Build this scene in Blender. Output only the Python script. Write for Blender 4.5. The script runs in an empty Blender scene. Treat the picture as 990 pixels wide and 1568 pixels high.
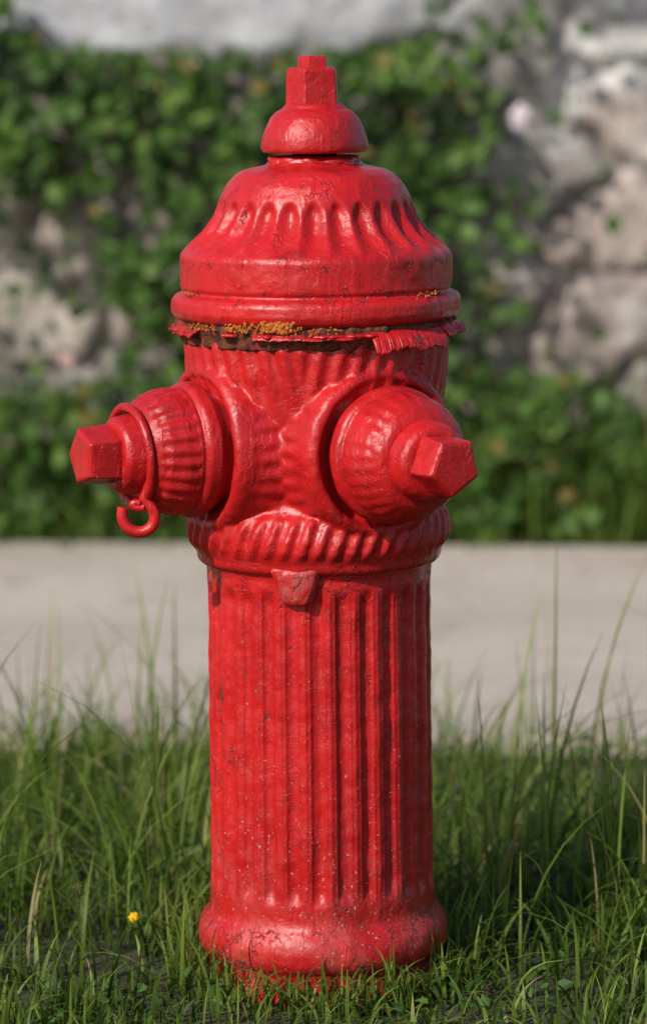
import bpy, math, random
import numpy as np
from mathutils import Vector, Matrix, noise as mn
rng=np.random.default_rng(7); random.seed(7)
H=0.854; D=3.1; F=5425.0; P=math.atan((784-30)/F)
def Z(y,d=D): return H-d*math.tan(P+math.atan((y-784)/F))
def depth(z,d=D): return d*math.cos(P)+(H-z)*math.sin(P)
S=1/1735.0
scene=bpy.context.scene
# ---------------------------------------------------------------- helpers
def link(o,parent=None):
    scene.collection.objects.link(o)
    if parent: o.parent=parent
    return o
def mesh_np(name,v,f,mat=None,col=None,smooth=True,parent=None):
    v=np.asarray(v,dtype=np.float32); f=np.asarray(f,dtype=np.int32)
    k=f.shape[1]
    m=bpy.data.meshes.new(name)
    m.vertices.add(len(v)); m.vertices.foreach_set('co',v.ravel())
    m.loops.add(f.size); m.loops.foreach_set('vertex_index',f.ravel())
    m.polygons.add(len(f)); m.polygons.foreach_set('loop_start',np.arange(0,f.size,k,dtype=np.int32))
    m.polygons.foreach_set('loop_total',np.full(len(f),k,dtype=np.int32))
    m.polygons.foreach_set('use_smooth',np.full(len(f),smooth))
    m.update(calc_edges=True); m.validate()
    if col is not None:
        a=m.color_attributes.new('Col','FLOAT_COLOR','POINT')
        c=np.ones((len(v),4),dtype=np.float32); c[:,:3]=col
        a.data.foreach_set('color',c.ravel())
    if mat: m.materials.append(mat)
    return link(bpy.data.objects.new(name,m),parent)
def sstep(a,b,x):
    t=np.clip((np.asarray(x,dtype=float)-a)/(b-a),0,1); return t*t*(3-2*t)
def densify(prof,step,sig):
    p=np.array(prof,dtype=float)
    seg=np.hypot(*np.diff(p,axis=0).T); s=np.r_[0,np.cumsum(seg)]
    n=max(4,int(s[-1]/step)); t=np.linspace(0,s[-1],n+1)
    q=np.c_[np.interp(t,s,p[:,0]),np.interp(t,s,p[:,1])]
    if sig>0:
        st=s[-1]/n; k=int(3*sig/st)+1; w=np.exp(-0.5*(np.arange(-k,k+1)*st/sig)**2); w/=w.sum()
        for c in (0,1):
            x=np.r_[2*q[0,c]-q[k:0:-1,c],q[:,c],2*q[-1,c]-q[-2:-k-2:-1,c]]
            q[:,c]=np.convolve(x,w,'valid')
        q[:,1]=np.maximum(q[:,1],0.01)
    return q
def lathe(name,prof,mat,mod=None,N=336,step=3,sig=2.5,lump=1.2,axis=None,cy=0,parent=None,seed=0,link_it=True):
    """axis None : vertical, prof=(image y, r px). axis=angle: horizontal nozzle, prof=(d px, r px)"""
    q=densify(prof,step,sig); M=len(q)
    th=np.arange(N)/N*2*math.pi-math.pi
    Y=np.repeat(q[:,0][:,None],N,1); R=np.repeat(q[:,1][:,None],N,1); T=np.repeat(th[None],M,0)
    if mod is not None: R=R+mod(T,Y,R)
    if axis is None:
        z=np.vectorize(Z)(Y); k=(D*math.cos(P)+(H-z)*math.sin(P))/F; r=R*k
        v=np.stack([r*np.sin(T),-r*np.cos(T),z],-1).reshape(-1,3)
    else:
        r=R*S; a=Y*S; u=r*np.sin(T); w=r*np.cos(T)
        dx,dy=math.sin(axis),-math.cos(axis)
        v=np.stack([a*dx+u*dy, a*dy-u*dx, w+cy],-1).reshape(-1,3)
    if lump>0:
        off=Vector((seed*3.1,seed*1.7,0))
        nn=np.array([mn.noise(Vector(p)*38+off)+0.5*mn.noise(Vector(p)*95+off) for p in v])
        if axis is None: c=np.c_[v[:,0],v[:,1],np.zeros(len(v))]
        else:
            a=(v[:,0]*dx+v[:,1]*dy)
            c=np.c_[v[:,0]-a*dx,v[:,1]-a*dy,v[:,2]-cy]
        l=np.linalg.norm(c,axis=1,keepdims=True)+1e-6
        v=v+c/l*(nn*lump*S)[:,None]*np.clip(l/0.02,0,1)
    i=np.arange(M-1)[:,None]*N; j=np.arange(N)[None]; j2=(j+1)%N
    f=np.stack([i+j,i+N+j,i+N+j2,i+j2],-1).reshape(-1,4)
    return mesh_np(name,v,f,mat,parent=parent)
class NT:
    def __init__(s,name):
        s.m=bpy.data.materials.new(name); s.m.use_nodes=True; s.t=s.m.node_tree; s.t.nodes.clear()
        s.out=s.t.nodes.new('ShaderNodeOutputMaterial')
    def n(s,typ,**k):
        nd=s.t.nodes.new(typ)
        for a,b in k.items(): setattr(nd,a,b)
        return nd
    def l(s,a,b): s.t.links.new(a,b)
    def math(s,op,a,b=None,c=None,clamp=False):
        nd=s.t.nodes.new('ShaderNodeMath'); nd.operation=op; nd.use_clamp=clamp
        for i,x in enumerate((a,b,c)):
            if x is None: continue
            if isinstance(x,(int,float)): nd.inputs[i].default_value=x
            else: s.l(x,nd.inputs[i])
        return nd.outputs[0]
    def ramp(s,x,a,b,lo=0.0,hi=1.0):
        nd=s.t.nodes.new('ShaderNodeMapRange'); nd.interpolation_type='SMOOTHSTEP'
        nd.inputs['From Min'].default_value=a; nd.inputs['From Max'].default_value=b
        nd.inputs['To Min'].default_value=lo; nd.inputs['To Max'].default_value=hi
        s.l(x,nd.inputs['Value']); return nd.outputs['Result']
    def mix(s,fac,a,b):
        nd=s.t.nodes.new('ShaderNodeMix'); nd.data_type='RGBA'
        for soc,x in ((nd.inputs[0],fac),(nd.inputs[6],a),(nd.inputs[7],b)):
            if isinstance(x,(int,float)): soc.default_value=x
            elif isinstance(x,tuple): soc.default_value=(*x,1)
            else: s.l(x,soc)
        return nd.outputs[2]
    def noise(s,co,scale,detail=3,rough=.55,dist=0):
        nd=s.n('ShaderNodeTexNoise'); nd.inputs['Scale'].default_value=scale; nd.inputs['Detail'].default_value=detail
        nd.inputs['Roughness'].default_value=rough; nd.inputs['Distortion'].default_value=dist
        s.l(co,nd.inputs['Vector']); return nd.outputs['Fac']
# ---------------------------------------------------------------- red paint
def red_paint():
    t=NT('red_paint'); co=t.n('ShaderNodeTexCoord').outputs['Object']
    sep=t.n('ShaderNodeSeparateXYZ'); t.l(co,sep.inputs[0]); z=sep.outputs['Z']
    bsdf=t.n('ShaderNodeBsdfPrincipled'); t.l(bsdf.outputs[0],t.out.inputs[0])
    big=t.noise(co,9,3); mid=t.noise(co,34,4,.6)
    col=t.mix(t.ramp(big,.3,.7),(0.385,0.0065,0.0085),(0.50,0.011,0.0125))
    col=t.mix(t.ramp(mid,.50,.75),col,(0.30,0.005,0.0065))
    band=None
    for yy,w in ((104,.004),(166,.005),(240,.008),(395,.005),(442,.008),(486,.013),(505,.013),(850,.008),(885,.02),(1390,.014),(1450,.03)):
        g=t.math('SUBTRACT',z,Z(yy)); g=t.math('DIVIDE',g,w); g=t.math('MULTIPLY',g,g); g=t.math('MULTIPLY',g,-1); g=t.math('EXPONENT',g)
        band=g if band is None else t.math('MAXIMUM',band,g)
    ch=t.noise(co,42,8,.74,.6)
    thr=t.math('ADD',ch,t.math('MULTIPLY',band,.075))
    chip=t.ramp(thr,.676,.685)
    mp=t.n('ShaderNodeMapping'); mp.inputs['Scale'].default_value=(1,1,.22); t.l(co,mp.inputs['Vector'])
    mp2=t.n('ShaderNodeMapping'); mp2.inputs['Scale'].default_value=(1,1,.35); mp2.inputs['Location'].default_value=(3,1,2); t.l(co,mp2.inputs['Vector'])
    chip=t.math('MAXIMUM',chip,t.ramp(t.noise(mp2.outputs[0],36,8,.72,.3),.692,.70))
    dn=t.n('ShaderNodeTexNoise'); dn.inputs['Scale'].default_value=60; dn.inputs['Detail'].default_value=4; t.l(co,dn.inputs['Vector'])
    vm=t.n('ShaderNodeVectorMath',operation='MULTIPLY_ADD'); t.l(dn.outputs['Color'],vm.inputs[0]); vm.inputs[1].default_value=(.035,.035,.035); t.l(co,vm.inputs[2])
    vo=t.n('ShaderNodeTexVoronoi',feature='DISTANCE_TO_EDGE'); vo.inputs['Scale'].default_value=40; t.l(vm.outputs[0],vo.inputs['Vector'])
    cm=t.ramp(t.math('ADD',t.noise(co,18,4),t.math('MULTIPLY',band,.10)),.60,.68)
    line=t.ramp(vo.outputs['Distance'],.0,.03,1,0)
    crack=t.math('MULTIPLY',line,cm)
    drip=t.ramp(t.noise(mp.outputs[0],85,3,.5),.5,.7)
    # edges of older lifted coats under the top coat
    coat=t.ramp(t.noise(co,24,6,.68,.8),.52,.535)
    sp=t.noise(co,330,2,.6); lowm=t.ramp(z,.42,.05,0,.065)
    speck=t.ramp(t.math('ADD',sp,lowm),.725,.755)
    dust=t.math('MULTIPLY',t.ramp(t.noise(co,22,5,.7),.45,.7),t.ramp(z,.20,0.0,0,.8))
    grime=t.math('MULTIPLY',t.ramp(t.noise(mp.outputs[0],28,6,.7),.48,.66),t.ramp(z,.30,.02,.15,.75))
    col=t.mix(t.math('MULTIPLY',grime,.6),col,(0.13,0.008,0.008))
    col=t.mix(t.math('MULTIPLY',dust,.5),col,(0.42,0.10,0.085))
    under=t.mix(t.ramp(t.noise(co,150,2),.4,.6),(0.035,0.010,0.009),(0.17,0.015,0.013))
    col=t.mix(t.math('MULTIPLY',chip,.9),col,under)
    col=t.mix(t.math('MULTIPLY',crack,.7),col,(0.06,0.006,0.006))
    col=t.mix(t.math('MULTIPLY',speck,.65),col,(0.62,0.36,0.30))
    t.l(col,bsdf.inputs['Base Color'])
    ro=t.math('ADD',t.ramp(t.noise(co,60,5,.65),.3,.75,.24,.46),t.math('MULTIPLY',t.math('MAXIMUM',chip,t.math('MAXIMUM',dust,crack)),.35))
    t.l(ro,bsdf.inputs['Roughness'])
    bsdf.inputs['Specular IOR Level'].default_value=.47
    h=t.math('MULTIPLY',t.noise(co,60,2,.5),.55)
    h=t.math('ADD',h,t.math('MULTIPLY',t.noise(co,210,5,.7),.30))
    h=t.math('ADD',h,t.math('MULTIPLY',drip,.24))
    h=t.math('ADD',h,t.math('MULTIPLY',coat,.13))
    h=t.math('SUBTRACT',h,t.math('MULTIPLY',chip,.45)); h=t.math('SUBTRACT',h,t.math('MULTIPLY',crack,.40))
    h=t.math('ADD',h,t.math('MULTIPLY',speck,.15))
    b=t.n('ShaderNodeBump'); b.inputs['Strength'].default_value=.9; b.inputs['Distance'].default_value=.0022
    t.l(h,b.inputs['Height']); t.l(b.outputs[0],bsdf.inputs['Normal'])
    return t.m
def rough_mat(name,c1,c2,scale,rough=.85,bump=.003,c3=None):
    t=NT(name); co=t.n('ShaderNodeTexCoord').outputs['Object']
    bsdf=t.n('ShaderNodeBsdfPrincipled'); t.l(bsdf.outputs[0],t.out.inputs[0]); bsdf.inputs['Roughness'].default_value=rough
    n1=t.noise(co,scale,6,.65); col=t.mix(t.ramp(n1,.35,.65),c1,c2)
    if c3: col=t.mix(t.ramp(t.noise(co,scale*.31,4,.6),.55,.62),col,c3)
    t.l(col,bsdf.inputs['Base Color'])
    b=t.n('ShaderNodeBump'); b.inputs['Distance'].default_value=bump; b.inputs['Strength'].default_value=.8
    t.l(n1,b.inputs['Height']); t.l(b.outputs[0],bsdf.inputs['Normal']); return t.m
def leafy(name,rough=.45,trans=.35,spec=.25):
    t=NT(name); a=t.n('ShaderNodeVertexColor'); a.layer_name='Col'
    bsdf=t.n('ShaderNodeBsdfPrincipled'); bsdf.inputs['Roughness'].default_value=rough; bsdf.inputs['Specular IOR Level'].default_value=spec
    t.l(a.outputs[0],bsdf.inputs['Base Color'])
    tr=t.n('ShaderNodeBsdfTranslucent')
    hs=t.n('ShaderNodeHueSaturation'); hs.inputs['Value'].default_value=1.6; hs.inputs['Saturation'].default_value=1.05; t.l(a.outputs[0],hs.inputs['Color']); t.l(hs.outputs[0],tr.inputs[0])
    mx=t.n('ShaderNodeMixShader'); mx.inputs[0].default_value=trans
    t.l(bsdf.outputs[0],mx.inputs[1]); t.l(tr.outputs[0],mx.inputs[2]); t.l(mx.outputs[0],t.out.inputs[0]); return t.m
RED=red_paint()
RUST=rough_mat('rusty_gasket',(0.020,0.009,0.008),(0.17,0.040,0.010),160,c3=(0.22,0.02,0.012))
LICH=rough_mat('orange_lichen',(0.36,0.08,0.008),(0.56,0.19,0.02),400)
# ---------------------------------------------------------------- hydrant
hyd=link(bpy.data.objects.new('fire_hydrant',None)); hyd.rotation_euler=(0,math.radians(-0.6),0)
TL=math.radians(-62); TR=math.radians(30); CY=Z(674)
def poly(n,ph=0):
    def f(T,Y,R):
        a=2*math.pi/n; u=np.mod(T-ph,a)-a/2
        k=math.cos(math.pi/n)/np.cos(u)
        k=np.minimum(k*1.12,1.10)
        return R*(k-1)
    return f
def m_nut(T,Y,R): return poly(5,math.radians(-20))(T,Y,R)
lathe('top_nub',[(85,.1),(85,19),(88,21),(106,22)],RED,m_nut,N=120,step=1.5,sig=.8,lump=1.5,parent=hyd)
lathe('operating_nut',[(103,.1),(103,32),(107,37),(150,39),(168,40)],RED,m_nut,N=160,step=1.5,sig=1,lump=1.6,parent=hyd,seed=1)
lathe('weather_cap',[(157,.1),(157,38),(160,45),(166,49),(170,58),(180,68),(196,76),(212,81),(222,82.5),(229,82),(233,78),(232,60),(230,.1)],RED,None,N=240,step=2,sig=1.6,lump=1.6,parent=hyd,seed=2)
lathe('stem_packing',[(226,34),(246,34)],RUST,N=96,step=2,sig=0,lump=2,parent=hyd)
def m_bon(T,Y,R):
    n=26; c=np.cos(n*T+.3); g=(0.5+0.5*c)**.75
    w=sstep(298+10*(1-g),320+8*(1-g),Y)*(1-sstep(366,384,Y))
    return -g*w*9+1.5*w*(1-g)
def bumpy(a,fr,seed):
    def f(T,Y,R):
        return a*np.array([mn.noise(Vector((math.sin(t)*fr,math.cos(t)*fr,y*.05+seed))) for t,y in zip(T.ravel(),Y.ravel())]).reshape(T.shape)
    return f
lathe('bonnet_collar',[(237,.1),(237,60),(239,68),(243,71),(256,72),(262,60)],RED,bumpy(7,3,2.),N=200,step=2,sig=1.3,lump=4,parent=hyd,seed=33)
lathe('bonnet',[(246,.1),(246,70),(252,76),(256,95),(259,108),(266,121),(280,134),(300,145),(312,149),(330,155),(352,171),(374,196),(384,205),(390,208),(436,208),(440,204),(444,206),(448,216),(455,221),(470,222),(479,218),(485,210),(487,190),(487,.1)],RED,m_bon,N=560,step=2.2,sig=1.8,lump=1.5,parent=hyd,seed=3)
def m_rag(T,Y,R):
    e=sum(np.sin(k*T*1.0+k*k)*a for k,a in ((7,1.2),(17,1.5),(31,1.6),(53,1.4),(97,1.2)))
    return e*1.0
lathe('flange_gasket',[(482,195),(482,208),(488,213),(498,213),(508,207),(518,204),(523,195)],RUST,m_rag,N=400,step=2,sig=1,lump=6,parent=hyd,seed=4)
def m_lip(T,Y,R):
    keep=sstep(-.1,.25,np.sin(3*T+1.2)+.7*np.sin(8*T)+.5*np.sin(19*T+2))
    return m_rag(T,Y,R)*1.2-14*(1-keep)
lathe('flange_lip',[(495,200),(494,214),(496,221),(499,221),(501,212),(502,200)],RED,m_lip,N=400,step=1.5,sig=.8,lump=3,parent=hyd,seed=5)
def peel(name,a0,a1,y0,ln,seed,out=14):
    nu,nv=220,14; vs=[];fs=[]
    for i in range(nu):
        u=i/(nu-1); a=math.radians(a0+(a1-a0)*u)
        env=(min(1,u/.02)*min(1,(1-u)/.2))**.5
        L=ln*env*(0.92+0.28*mn.noise(Vector((u*5,seed,0)))+.14*mn.noise(Vector((u*22,seed,3)))+.14*mn.noise(Vector((u*80,seed,3))))
        L=max(L,.5)
        for j in range(nv):
            w=j/(nv-1); yy=y0+L*w
            R=(214+out*math.sin(w*1.5)*env+2.5*mn.noise(Vector((u*3,w*1.2,seed)))+.6*mn.noise(Vector((u*26,w*3,seed))))
            z=Z(yy); k=depth(z)/F
            vs.append((R*k*math.sin(a),-R*k*math.cos(a),z))
    for i in range(nu-1):
        for j in range(nv-1):
            fs.append((i*nv+j,i*nv+j+1,(i+1)*nv+j+1,(i+1)*nv+j))
    o=mesh_np(name,vs,fs,RED,parent=hyd)
    s=o.modifiers.new('s','SOLIDIFY'); s.thickness=.0014
peel('peeling_paint',22,64,491,31,1.3,20); peel('peeling_paint_end',60,100,488,18,5.3,14); peel('peeling_paint_strip',-80,-54,489,16,4.2,8); peel('peeling_paint_chip',-26,20,494,9,7.7,8)
def m_body(T,Y,R):
    up=sstep(508,522,Y)*(1-sstep(560,640,Y)); 
    d=3.0*np.sin(42*T+np.sign(T+.12)*(Y-520)*.045)*up
    ro=sstep(768,782,Y)*(1-sstep(822,836,Y))
    d+=3.6*np.sin(46*T+(Y-800)*.085+.8*np.sin(3*T))*ro
    return d
lathe_args=dict(N=400,step=3)
body=lathe('barrel_head',[(500,.1),(500,190),(503,200),(520,201),(560,199),(620,192),(680,184),(730,177),(752,175),(764,180),(772,190),(785,197),(803,200),(820,198),(832,191),(838,187),(846,187),(852,184),(856,176),(858,160),(858,.1)],RED,m_body,lump=0,sig=2.5,parent=hyd,**lathe_args)
def m_boss(T,Y,R):
    return 1.7*np.sin(34*T)*sstep(100,120,Y)*(1-sstep(150,178,Y))
bosses=[]
for ax in (TL,TR):
    bosses.append(lathe('boss',[(20,.1),(20,120),(40,150),(90,150),(130,141),(160,133),(182,130),(193,127),(199,122),(201,115),(198,109),(186,107),(178,106),(177,.1)],RED,m_boss,N=260,step=3,sig=2.2,lump=0,axis=ax,cy=CY,parent=hyd))
bpy.context.view_layer.update()
for o in bpy.context.selected_objects: o.select_set(False)
for o in bosses+[body]: o.select_set(True)
bpy.context.view_layer.objects.active=body
bpy.ops.object.join()
rm=body.modifiers.new('r','REMESH'); rm.mode='VOXEL'; rm.voxel_size=.0017; rm.use_smooth_shade=True
sm=body.modifiers.new('s','SMOOTH'); sm.factor=.5; sm.iterations=4
tx=bpy.data.textures.new('lumps','CLOUDS'); tx.noise_scale=.02; tx.noise_depth=2
dp=body.modifiers.new('d','DISPLACE'); dp.texture=tx; dp.strength=.0022; dp.mid_level=.5
def m_sh(T,Y,R):
    n=28; c=np.cos(n*T+.6); g=(0.5+0.5*c)**.8
    w=sstep(876,902,Y)*(1-sstep(1328,1352,Y))
    ridge=np.exp(-((c+.25)/.3)**2)
    amp=1+.10*np.sin(3*T+1)+.1*np.sin(7*T)
    return w*(-7.2*g+1.8*ridge)*amp
lathe('lower_barrel',[(840,170),(856,174),(864,171),(900,170),(1372,171),(1382,173),(1392,181),(1402,188),(1416,191),(1430,190),(1442,184),(1450,176),(1460,172),(1475,172),(1545,173)],RED,m_sh,N=700,step=3,sig=3,lump=1.8,parent=hyd,seed=6)
def lug():
    import bmesh
    bm=bmesh.new(); bmesh.ops.create_cube(bm,size=1)
    for v in bm.verts:
        top=v.co.z>0
        v.co.x*= .050 if top else .026
        v.co.y*= .03; v.co.z*=.036
    bmesh.ops.bevel(bm,geom=list(bm.edges),offset=.004,segments=3,affect='EDGES')
    m=bpy.data.meshes.new('lug'); bm.to_mesh(m); bm.free(); m.materials.append(RED)
    for p in m.polygons: p.use_smooth=True
    o=link(bpy.data.objects.new('lug',m),hyd); a=math.radians(-11)
    R=.1; o.location=(R*math.sin(a),-R*math.cos(a)+.005,Z(870)); o.rotation_euler=(0,0,a)
    s=o.modifiers.new('s','SUBSURF'); s.levels=s.render_levels=2
    d=o.modifiers.new('d','DISPLACE'); d.texture=tx; d.strength=.006
lug()
def m_capf(A):
    def m_cap(T,Y,R):
        w=sstep(238,246,Y)*(1-sstep(290,306,Y))
        return -A*(0.5+0.5*np.cos(28*T))*w
    return m_cap
for nm,ax,ph,A in (('left',TL,.25,2.6),('right',TR,.55,1.1)):
    lathe('nozzle_cap_'+nm,[(176,.1),(176,84),(196,92),(204,98),(212,102),(227,102),(232,99),(235,94),(240,96),(262,95),(285,88),(300,78),(308,70),(311,62),(312,.1)],RED,m_capf(A),N=360,step=2,sig=1.3,lump=1.8,axis=ax,cy=CY,parent=hyd,seed=8+ph)
    lathe('cap_collar_'+nm,[(300,60),(320,60),(328,58),(338,56),(344,51),(346,44),(346,.1)],RED,None,N=200,step=2,sig=1.3,lump=1.8,axis=ax,cy=CY,parent=hyd,seed=9+ph)
    lathe('cap_nut_'+nm,[(338,43),(348,43),(390,40),(395,38),(397,33),(397,.1)],RED,poly(5,ph),N=200,step=1.5,sig=.8,lump=1.4,axis=ax,cy=CY,parent=hyd,seed=10+ph)
def tube(name,pts,rad,parent,mat=RED,cyc=False):
    c=bpy.data.curves.new(name,'CURVE'); c.dimensions='3D'; c.bevel_depth=rad; c.bevel_resolution=5
    s=c.splines.new('NURBS'); s.points.add(len(pts)-1)
    for p,q in zip(s.points,pts): p.co=(*q,1)
    s.use_cyclic_u=cyc; s.use_endpoint_u=not cyc; s.order_u=4; s.resolution_u=8
    c.materials.append(mat); c.use_fill_caps=True
    return link(bpy.data.objects.new(name,c),parent)
def npt(ax,d,r,ph):
    dx,dy=math.sin(ax),-math.cos(ax); u=r*S*math.sin(ph); w=r*S*math.cos(ph)
    return (d*S*dx+u*dy, d*S*dy-u*dx, w+CY)
tube('chain_ring',[npt(TL,314+5*math.cos(a),71+ (6 if math.cos(a)<-.5 else 0),a) for a in np.linspace(0,2*math.pi,20)[:-1]],.0040,hyd,cyc=True)
def ip(x,y,fw):
    d=D-fw*S; z=Z(y,d); return ((x-495)*depth(z,d)/F+.004,-fw*S,z)
fw=185
hook=[(238,690),(236,720),(230,745),(224,756),(222,764),(232,772),(240,786),(236,803),(222,813),(204,812),(191,800),(187,786),(190,774)]
tube('chain_hook',[ip(x,y,fw) for x,y in hook],.0050,hyd)
lk=[(216,768),(206,766),(202,771),(212,776),(222,774)]
tube('chain_link',[ip(x,y,fw+3) for x,y in lk],.0036,hyd)
def clumps(name,specs,mat):
    import bmesh
    bm=bmesh.new()
    for x,y,n,sp,s in specs:
        for _ in range(n):
            yy=y+random.gauss(0,sp*.30); a=math.asin(max(-1,min(1,(x+random.gauss(0,sp)-490)/222)))
            R=random.uniform(208,220); z=Z(yy); k=depth(z)/F
            r=bmesh.ops.create_icosphere(bm,subdivisions=1,radius=s*random.uniform(.4,1.3))
            bmesh.ops.translate(bm,verts=r['verts'],vec=(R*k*math.sin(a),-R*k*math.cos(a),z))
    m=bpy.data.meshes.new(name); bm.to_mesh(m); bm.free(); m.materials.append(mat)
    link(bpy.data.objects.new(name,m),hyd)
clumps('lichen',[(432,483,420,14,.0020),(372,486,160,10,.0015),(318,487,50,12,.0012),(500,490,40,20,.0011),(660,443,20,12,.0011),(292,440,20,4,.0013)],LICH)
# ---------------------------------------------------------------- ground
gm=rough_mat('soil_and_thatch',(0.030,0.034,0.014),(0.06,0.06,0.025),30,c3=(0.06,0.045,0.028),bump=.01)
v=[];f=[]
xs=[-400,-60,-10,-3,-1.5,0,1.5,3,10,60,400]; ys=[-400,-60,-10,-3,-1,0,1.0,3,10,60,400]
for yy in ys:
    for xx in xs: v.append((xx,yy,0))
n=len(xs)
for j in range(len(ys)-1):
    for i in range(n-1): f.append((j*n+i,j*n+i+1,(j+1)*n+i+1,(j+1)*n+i))
mesh_np('ground',v,f,gm)
SN,SF=.985,2.52; SR=math.radians(-3)
def sidewalk():
    t=NT('concrete'); co=t.n('ShaderNodeTexCoord').outputs['Object']
    b=t.n('ShaderNodeBsdfPrincipled'); t.l(b.outputs[0],t.out.inputs[0]); b.inputs['Roughness'].default_value=.9
    c=t.mix(t.ramp(t.noise(co,2.2,5,.6),.3,.7),(0.42,0.365,0.305),(0.54,0.48,0.41))
    c=t.mix(t.ramp(t.noise(co,9,5,.7),.5,.75),c,(0.36,0.30,0.245))
    c=t.mix(t.ramp(t.noise(co,30,4,.65),.60,.70),c,(0.24,0.19,0.15))
    c=t.mix(t.ramp(t.noise(co,130,3,.7),.58,.7),c,(0.20,0.17,0.14))
    t.l(c,b.inputs['Base Color'])
    bp=t.n('ShaderNodeBump'); bp.inputs['Distance'].default_value=.004; t.l(t.noise(co,110,5,.7),bp.inputs['Height']); t.l(bp.outputs[0],b.inputs['Normal'])
    import bmesh
    bm=bmesh.new(); L=1.5
    for i in range(-18,19):
        r=bmesh.ops.create_cube(bm,size=1)
        bmesh.ops.scale(bm,verts=r['verts'],vec=(L-.008,SF-SN,.12)); bmesh.ops.translate(bm,verts=r['verts'],vec=(i*L+.05,0,-.038))
    bmesh.ops.bevel(bm,geom=list(bm.edges),offset=.008,segments=2,affect='EDGES')
    m=bpy.data.meshes.new('sidewalk'); bm.to_mesh(m); bm.free(); m.materials.append(t.m)
    o=link(bpy.data.objects.new('sidewalk',m)); o.location=(0,(SN+SF)/2,0); o.rotation_euler=(0,0,SR)
sidewalk()
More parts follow.
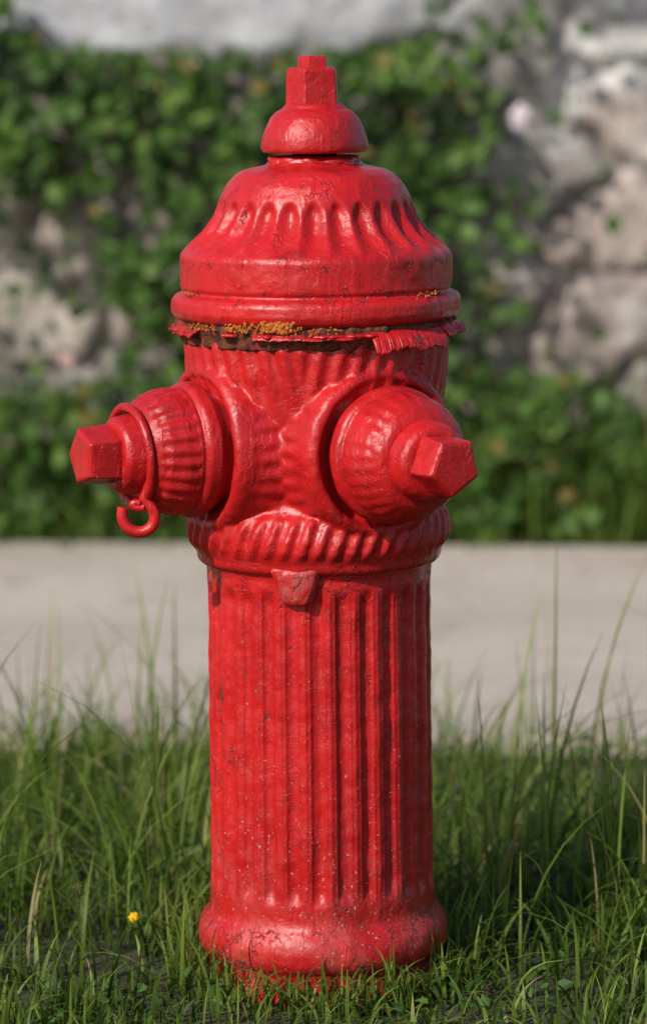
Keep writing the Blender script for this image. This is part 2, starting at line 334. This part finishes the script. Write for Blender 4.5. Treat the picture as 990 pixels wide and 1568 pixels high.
# ---------------------------------------------------------------- stone wall
WY=2.88; WD=D+WY; WK=F/(WD*math.cos(P)+.4*math.sin(P))
def w2p(x,z): return x*WK+495, 784+F*np.tan(np.arctan((H-z)/WD)-P)
def p2w(px,py): return (px-495)/WK, Z(py,WD)
def fbm(x,z,sc,seed,oc=4):
    return np.array([mn.fractal(Vector((a*sc,b*sc,seed)),.6,2.0,oc) for a,b in zip(np.ravel(x),np.ravel(z))]).reshape(np.shape(x))
def wall():
    x=np.arange(-3.0,3.001,.0125); z=np.arange(-.05,1.251,.0125)
    X,Zz=np.meshgrid(x,z); n1=fbm(X,Zz,4,1.); n2=fbm(X,Zz,4,7.); n3=fbm(X,Zz,20,3.); n4=fbm(X,Zz,9,13.)
    sx=X+n1*.05+n4*.02; sz=Zz+n2*.045-n4*.015
    seeds=[];cols=[]
    pal=[(.31,.26,.23),(.28,.245,.225),(.25,.23,.22),(.34,.29,.255),(.22,.20,.185),(.32,.27,.24)]
    r=np.random.default_rng(11)
    zz=0.05
    while zz<1.3:
        xx=-3.1+r.uniform(0,.2)
        while xx<3.1:
            seeds.append((xx+r.uniform(-.05,.05),zz+r.uniform(-.045,.045))); cols.append(pal[r.integers(len(pal))])
            xx+=r.uniform(.14,.36)
        zz+=.15
    hp=[((925,335),(.37,.30,.27)),((935,510),(.33,.27,.25)),((930,175),(.35,.295,.265)),((940,45),(.13,.13,.14)),((790,70),(.26,.24,.23)),((60,430),(.37,.33,.29)),((20,310),(.35,.31,.28)),((130,350),(.37,.32,.285)),((790,420),(.31,.265,.245))]
    hx=[p2w(*a[0]) for a in hp]
    keep=[i for i,s in enumerate(seeds) if min(math.hypot(s[0]-h[0],s[1]-h[1]) for h in hx)>.125]
    seeds=[seeds[i] for i in keep]+hx; cols=[cols[i] for i in keep]+[a[1] for a in hp]
    sd=np.array(seeds); cl=np.array(cols)
    dd=np.stack([np.hypot((sx-s[0])*.8,(sz-s[1])*1.1) for s in sd],0)
    o=np.argpartition(dd,1,axis=0)[:2]; d1=np.take_along_axis(dd,o[:1],0)[0]; d2=np.take_along_axis(dd,o[1:2],0)[0]
    idx=np.where(d1<=d2,o[0],o[1]); e=np.abs(d2-d1)
    h=sstep(.002,.05,e)*.04+n3*.006+n1*.012+n4*.006
    C=cl[idx]*(1+.25*n3[...,None]+.2*n2[...,None]+.2*n4[...,None])
    mort=1-sstep(.004,.018,e+.006*n3); C=C*(1-.8*mort[...,None])+np.array((.20,.18,.165))*.8*mort[...,None]
    lx,lz=p2w(880,120); q=np.abs(np.hypot((X-lx-.09)*1.0,(Zz-lz+.08)*1.0)-.13+n4*.05)
    lic=(1-sstep(.015,.05,q+.02*n3))*sstep(lx-.09,lx-.03,X+.0*Zz)*sstep(p2w(0,260)[1],p2w(0,190)[1],Zz+.03*n4)
    lic=np.maximum(lic,sstep(.55,.75,n4+.3*n3)*.4)
    C=C*(1-lic[...,None])+np.array((.54,.53,.52))*lic[...,None]
    zc=Z(72,WD); top=sstep(zc-.02,zc+.02,Zz+n1*.03+n4*.02)*(1-sstep(.18,.26,X+n2*.05))
    C=C*(1-top[...,None])+(np.array((.38,.385,.405))*(1+.3*n3[...,None]+.2*n1[...,None]+.35*n4[...,None]))*top[...,None]
    h=h*(1-top)+(.055+n3*.005)*top
    Y=WY-h; v=np.stack([X,Y,Zz],-1).reshape(-1,3); C=np.clip(C,.02,.8).reshape(-1,3)
    nz,nx=X.shape
    i=np.arange(nz-1)[:,None]*nx; j=np.arange(nx-1)[None]
    fc=np.stack([i+j,i+j+1,i+nx+j+1,i+nx+j],-1).reshape(-1,4)
    nb=len(v); xs=X[0]
    bt=np.c_[xs,np.full(nx,WY+.4),np.full(nx,z[-1])]; bb=np.c_[xs,np.full(nx,WY+.4),np.full(nx,-.05)]
    v=np.r_[v,bt,bb]; C=np.r_[C,np.full((2*nx,3),.3)]
    tt=(nz-1)*nx; j=np.arange(nx-1)
    f2=np.stack([tt+j,tt+j+1,nb+j+1,nb+j],-1); f3=np.stack([nb+j,nb+j+1,nb+nx+j+1,nb+nx+j],-1)
    t=NT('field_stone'); a=t.n('ShaderNodeVertexColor'); a.layer_name='Col'; co=t.n('ShaderNodeTexCoord').outputs['Object']
    b=t.n('ShaderNodeBsdfPrincipled'); t.l(b.outputs[0],t.out.inputs[0]); b.inputs['Roughness'].default_value=.9
    sp=t.noise(co,60,5,.7); c=t.mix(t.ramp(sp,.5,.7,0,.4),a.outputs[0],(0.13,.11,.10)); c=t.mix(t.ramp(t.noise(co,25,4,.6),.55,.7,0,.3),c,(.42,.39,.36))
    t.l(c,b.inputs['Base Color']); bp=t.n('ShaderNodeBump'); bp.inputs['Distance'].default_value=.006; t.l(sp,bp.inputs['Height']); t.l(bp.outputs[0],b.inputs['Normal'])
    mesh_np('stone_wall',v,np.r_[fc,f2,f3],t.m,col=C)
wall()
# ---------------------------------------------------------------- vine on wall
LEAF=leafy('leaf',.5,.32); GR=leafy('grass_blade',.5,.38,.2)
def leaves(name,pos,size,nrm_bias,col,mat):
    n=len(pos)
    up=rng.normal(0,1,(n,3)); nr=nrm_bias+rng.normal(0,.55,(n,3)); nr/=np.linalg.norm(nr,axis=1,keepdims=True)
    ax=up-(up*nr).sum(1,keepdims=True)*nr; ax/=np.linalg.norm(ax,axis=1,keepdims=True)
    sd=np.cross(nr,ax); s=size[:,None]
    shp=[(0,0,0),(.45,.25,.12),(.38,.65,.1),(0,1,-.08),(-.38,.65,.1),(-.45,.25,.12)]
    v=np.stack([pos+s*(a*sd+b*ax+c*nr) for a,b,c in shp],1).reshape(-1,3)
    b=np.arange(n)[:,None]*6
    f=np.concatenate([b+np.array([[0,1,2,3]]),b+np.array([[0,3,4,5]])],0)
    return mesh_np(name,v,f,mat,col=np.repeat(col,6,0),smooth=False)
def dens(px,py):
    d=np.zeros_like(px)
    d=np.where((py>=80)&(py<300)&(px<700),1.15,d)
    d=np.where((py>=290)&(px>=185)&(px<700),1.1,d)
    d=np.where((px<185)&(py>=300)&(py<570),.08,d)
    d=np.where((px>=690)&(px<790)&(py<620),.40,d)
    d=np.where((px>=790)&(py<590),.02,d)
    d=np.where((py>=580),1.1,d)
    d=np.where((py<80)&(px<690)&(px>60),.0,d)
    d=np.where((py<80)&(px<=60),.8,d)
    d=np.where(px>1150,np.where(py>300,.5,.1),d)
    return d
n=84000
X=rng.uniform(-2.4,2.4,n); Zz=rng.uniform(0.0,.93,n)
n1=fbm(X,Zz,5,2.); n2=fbm(X,Zz,5,9.); n3=fbm(X,Zz,11,4.)
px,py=w2p(X,Zz); d=dens(px+n1*60,py+n2*45)*np.clip(.75+1.2*n3,.08,1)
k=rng.random(n)<d*.5
X,Zz,n1,n3,py=X[k],Zz[k],n1[k],n3[k],py[k]; n=len(X)
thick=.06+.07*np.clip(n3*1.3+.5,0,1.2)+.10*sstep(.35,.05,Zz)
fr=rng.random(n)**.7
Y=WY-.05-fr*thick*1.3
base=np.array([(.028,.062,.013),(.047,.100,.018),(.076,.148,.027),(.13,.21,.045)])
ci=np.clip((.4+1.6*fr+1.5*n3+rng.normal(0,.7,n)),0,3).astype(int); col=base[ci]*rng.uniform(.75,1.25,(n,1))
yl=rng.random(n)<.03; col[yl]=(.22,.17,.05)
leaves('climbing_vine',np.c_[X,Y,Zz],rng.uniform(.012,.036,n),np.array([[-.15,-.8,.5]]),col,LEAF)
def blossom(name,px,py,d,s,c):
    x=(px-495)/F*(d*math.cos(P)+.3*math.sin(P)); z=Z(py,d)
    m=40; g=rng.normal(0,1,(m,3)); g/=np.linalg.norm(g,axis=1,keepdims=True)
    p=np.array([[x,d-D,z]])+g*s*.4
    leaves(name,p,np.full(m,s*.7),np.array([[0,-1,.3]]),np.tile(np.array([c]),(m,1)),LEAF)
blossom('white_flower',793,178,5.8,.022,(.8,.74,.78)); blossom('white_flower',100,550,5.75,.014,(.7,.5,.5))
blossom('yellow_flower',198,1404,3.1,.005,(.85,.6,.02))
# ---------------------------------------------------------------- grass
def blades(bx,by,bz,h,w,lean,col):
    n=len(bx); a=rng.uniform(0,2*math.pi,n); fa=a+rng.normal(0,.7,n)+math.pi/2
    seg=6; t=np.linspace(0,1,seg+1)
    curve=lean
    hx=(curve[:,None]*t**1.9)*h[:,None]; hz=(t-(.42*np.minimum(curve,1.3)[:,None]*t**3))*h[:,None]
    cx=bx[:,None]+np.cos(a)[:,None]*hx; cyy=by[:,None]+np.sin(a)[:,None]*hx; cz=bz[:,None]+hz
    ww=w[:,None]*(1-t**2.2)*.5*(.6+.4*np.minimum(1,t*4))+.0001
    dx=np.cos(fa)[:,None]*ww; dy=np.sin(fa)[:,None]*ww
    L=np.stack([cx-dx,cyy-dy,cz],-1); R=np.stack([cx+dx,cyy+dy,cz],-1)
    v=np.stack([L,R],2).reshape(-1,3)
    b=(np.arange(n)*(seg+1)*2)[:,None]+(np.arange(seg)*2)[None]
    f=np.stack([b,b+1,b+3,b+2],-1).reshape(-1,4)
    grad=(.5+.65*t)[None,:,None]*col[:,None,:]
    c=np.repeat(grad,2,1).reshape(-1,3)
    return v,f,c
pal=np.array([(.048,.088,.012),(.085,.145,.020),(.135,.20,.030),(.21,.27,.055),(.36,.32,.13)])
def patch(n,x0,x1,y0,y1,hm,hs,wm,seed,clear=True,bias=1.9):
    x=rng.uniform(x0,x1,n); y=rng.uniform(y0,y1,n)
    cl=fbm(x,y,9,seed,3); k=rng.random(n)<np.clip(.55+1.5*cl,.04,1)
    if clear:
        k&=(np.hypot(x,y)>.108)
        bare=sstep(.14,.24,x)*sstep(.58,.72,y)*(1-sstep(.9,1.0,x))
        k&=(rng.random(n)>bare*.75)
    x,y,cl=x[k],y[k],cl[k]; m=len(x)
    h=np.clip(rng.normal(hm,hs,m)*(1+.7*cl),.015,None); 
    ci=np.clip(rng.normal(bias+.8*cl,1.0,m),0,4).astype(int)
    return x,y,h,wm*rng.uniform(.5,1.4,m),np.abs(rng.normal(.55,.5,m)),pal[ci]*rng.uniform(.7,1.3,(m,1))
allv=[];allf=[];allc=[];off=0
def add(x,y,h,w,lean,c,z=0):
    global off
    v,f,cc=blades(x,y,np.full(len(x),z),h,w,lean,c); allv.append(v);allf.append(f+off);allc.append(cc); off+=len(v)
def limit(a):
    x,y,h,w,l,c=a
    fr=(y<-.1); cap=np.where(np.abs(x)<.18,.045,.085); h=np.where(fr,np.minimum(h,cap*rng.uniform(.5,1.2,len(h))),h)
    edge=np.tan(SR)*x+SN+.01*rng.normal(0,1,len(x))
    h=h*(1-.3*sstep(.55,.95,y))
    k=y<edge
    return x[k],y[k],h[k],w[k],l[k],c[k]
add(*limit(patch(15500,-.8,.85,-.45,1.05,.056,.026,.0034,3.)))
add(*limit(patch(9000,-.8,.85,-.3,1.05,.026,.010,.004,5.,bias=1.2)))
add(*limit(patch(2600,-.8,.85,-.05,1.0,.125,.03,.0031,8.,bias=2.5)))
a=limit(patch(950,-.8,.85,.0,.98,.20,.045,.0031,18.,bias=2.6)); k=(np.abs(a[0])>.14)|(a[1]>.5); a=[q[k] for q in a]; a[4]*=.7; add(*a)
add(*limit(patch(22000,-3,3,-2.2,1.05,.065,.03,.005,13.)))
m=640; aa=rng.uniform(0,2*math.pi,m); rr=rng.uniform(.108,.14,m); bx=rr*np.cos(aa); by=rr*np.sin(aa)
add(bx,by,np.where(by<0,rng.uniform(.02,.065,m),rng.uniform(.03,.10,m)),rng.uniform(.002,.004,m),np.abs(rng.normal(.5,.4,m)),pal[rng.integers(1,4,m)])
add(*patch(12000,-2.4,2.4,2.56,2.85,.13,.05,.005,6.,False))
add(*patch(2200,-2.4,2.4,2.60,2.80,.24,.07,.006,16.,False))
add(*patch(3500,-2.4,2.4,2.44,2.62,.04,.02,.004,26.,False))
sx=np.array([-.097,.03,.055,.205,.215,-.21,-.20,-.12,.0,-.05]); sy=np.array([-.115,-.13,-.12,.42,.6,.5,.55,.3,-.14,-.14]); sh=np.array([.085,.06,.05,.26,.2,.24,.2,.16,.045,.035])
add(sx,sy,sh,np.full(10,.004),np.array([.3,.5,.8,.9,.3,.3,.5,.2,.6,.9]),np.tile(np.array([[.12,.21,.04]]),(10,1)))
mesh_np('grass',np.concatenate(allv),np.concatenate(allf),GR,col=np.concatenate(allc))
n=3000; x=rng.uniform(-.8,.9,n); y=rng.uniform(-.3,.95,n); cl=fbm(x,y,5,31.); k=(cl>.02)&(np.hypot(x,y)>.13)
x,y=x[k],y[k]; n=len(x); z=rng.uniform(.006,.03,n)
leaves('clover_patch',np.c_[x,y,z],rng.uniform(.006,.016,n),np.array([[0,-.2,1.]]),np.array([[.06,.13,.022]])*rng.uniform(.6,1.3,(n,1)),LEAF)
# ---------------------------------------------------------------- light
AZ=math.radians(42); EL=math.radians(36)
dirv=Vector((-math.sin(AZ)*math.cos(EL),-math.cos(AZ)*math.cos(EL),math.sin(EL)))
sun=bpy.data.lights.new('sun','SUN'); sun.energy=4.5; sun.angle=math.radians(.6); sun.color=(1,.94,.85)
so=link(bpy.data.objects.new('sun',sun)); so.rotation_euler=dirv.to_track_quat('Z','Y').to_euler()
w=bpy.data.worlds.new('World'); scene.world=w; w.use_nodes=True; nt=w.node_tree
bg=nt.nodes['Background']; sk=nt.nodes.new('ShaderNodeTexSky'); sk.sky_type='NISHITA'; sk.sun_disc=False
sk.sun_elevation=EL; sk.sun_rotation=math.atan2(dirv.x,dirv.y); sk.air_density=1; sk.dust_density=1.5
nt.links.new(sk.outputs[0],bg.inputs[0]); bg.inputs[1].default_value=.12
# ---------------------------------------------------------------- camera
cam=bpy.data.cameras.new('camera'); co=link(bpy.data.objects.new('camera',cam)); scene.camera=co
co.location=(0,-D,H); co.rotation_euler=(math.pi/2-P,0,0)
cam.sensor_fit='VERTICAL'; cam.sensor_height=36; cam.sensor_width=36; cam.lens=F/1568*36; cam.clip_end=1500; cam.clip_start=.05
cam.dof.use_dof=True; cam.dof.focus_distance=3.02; cam.dof.aperture_fstop=4.3
scene.view_settings.view_transform='Standard'; scene.view_settings.look='None'; scene.view_settings.exposure=0
print('verts grass',off)
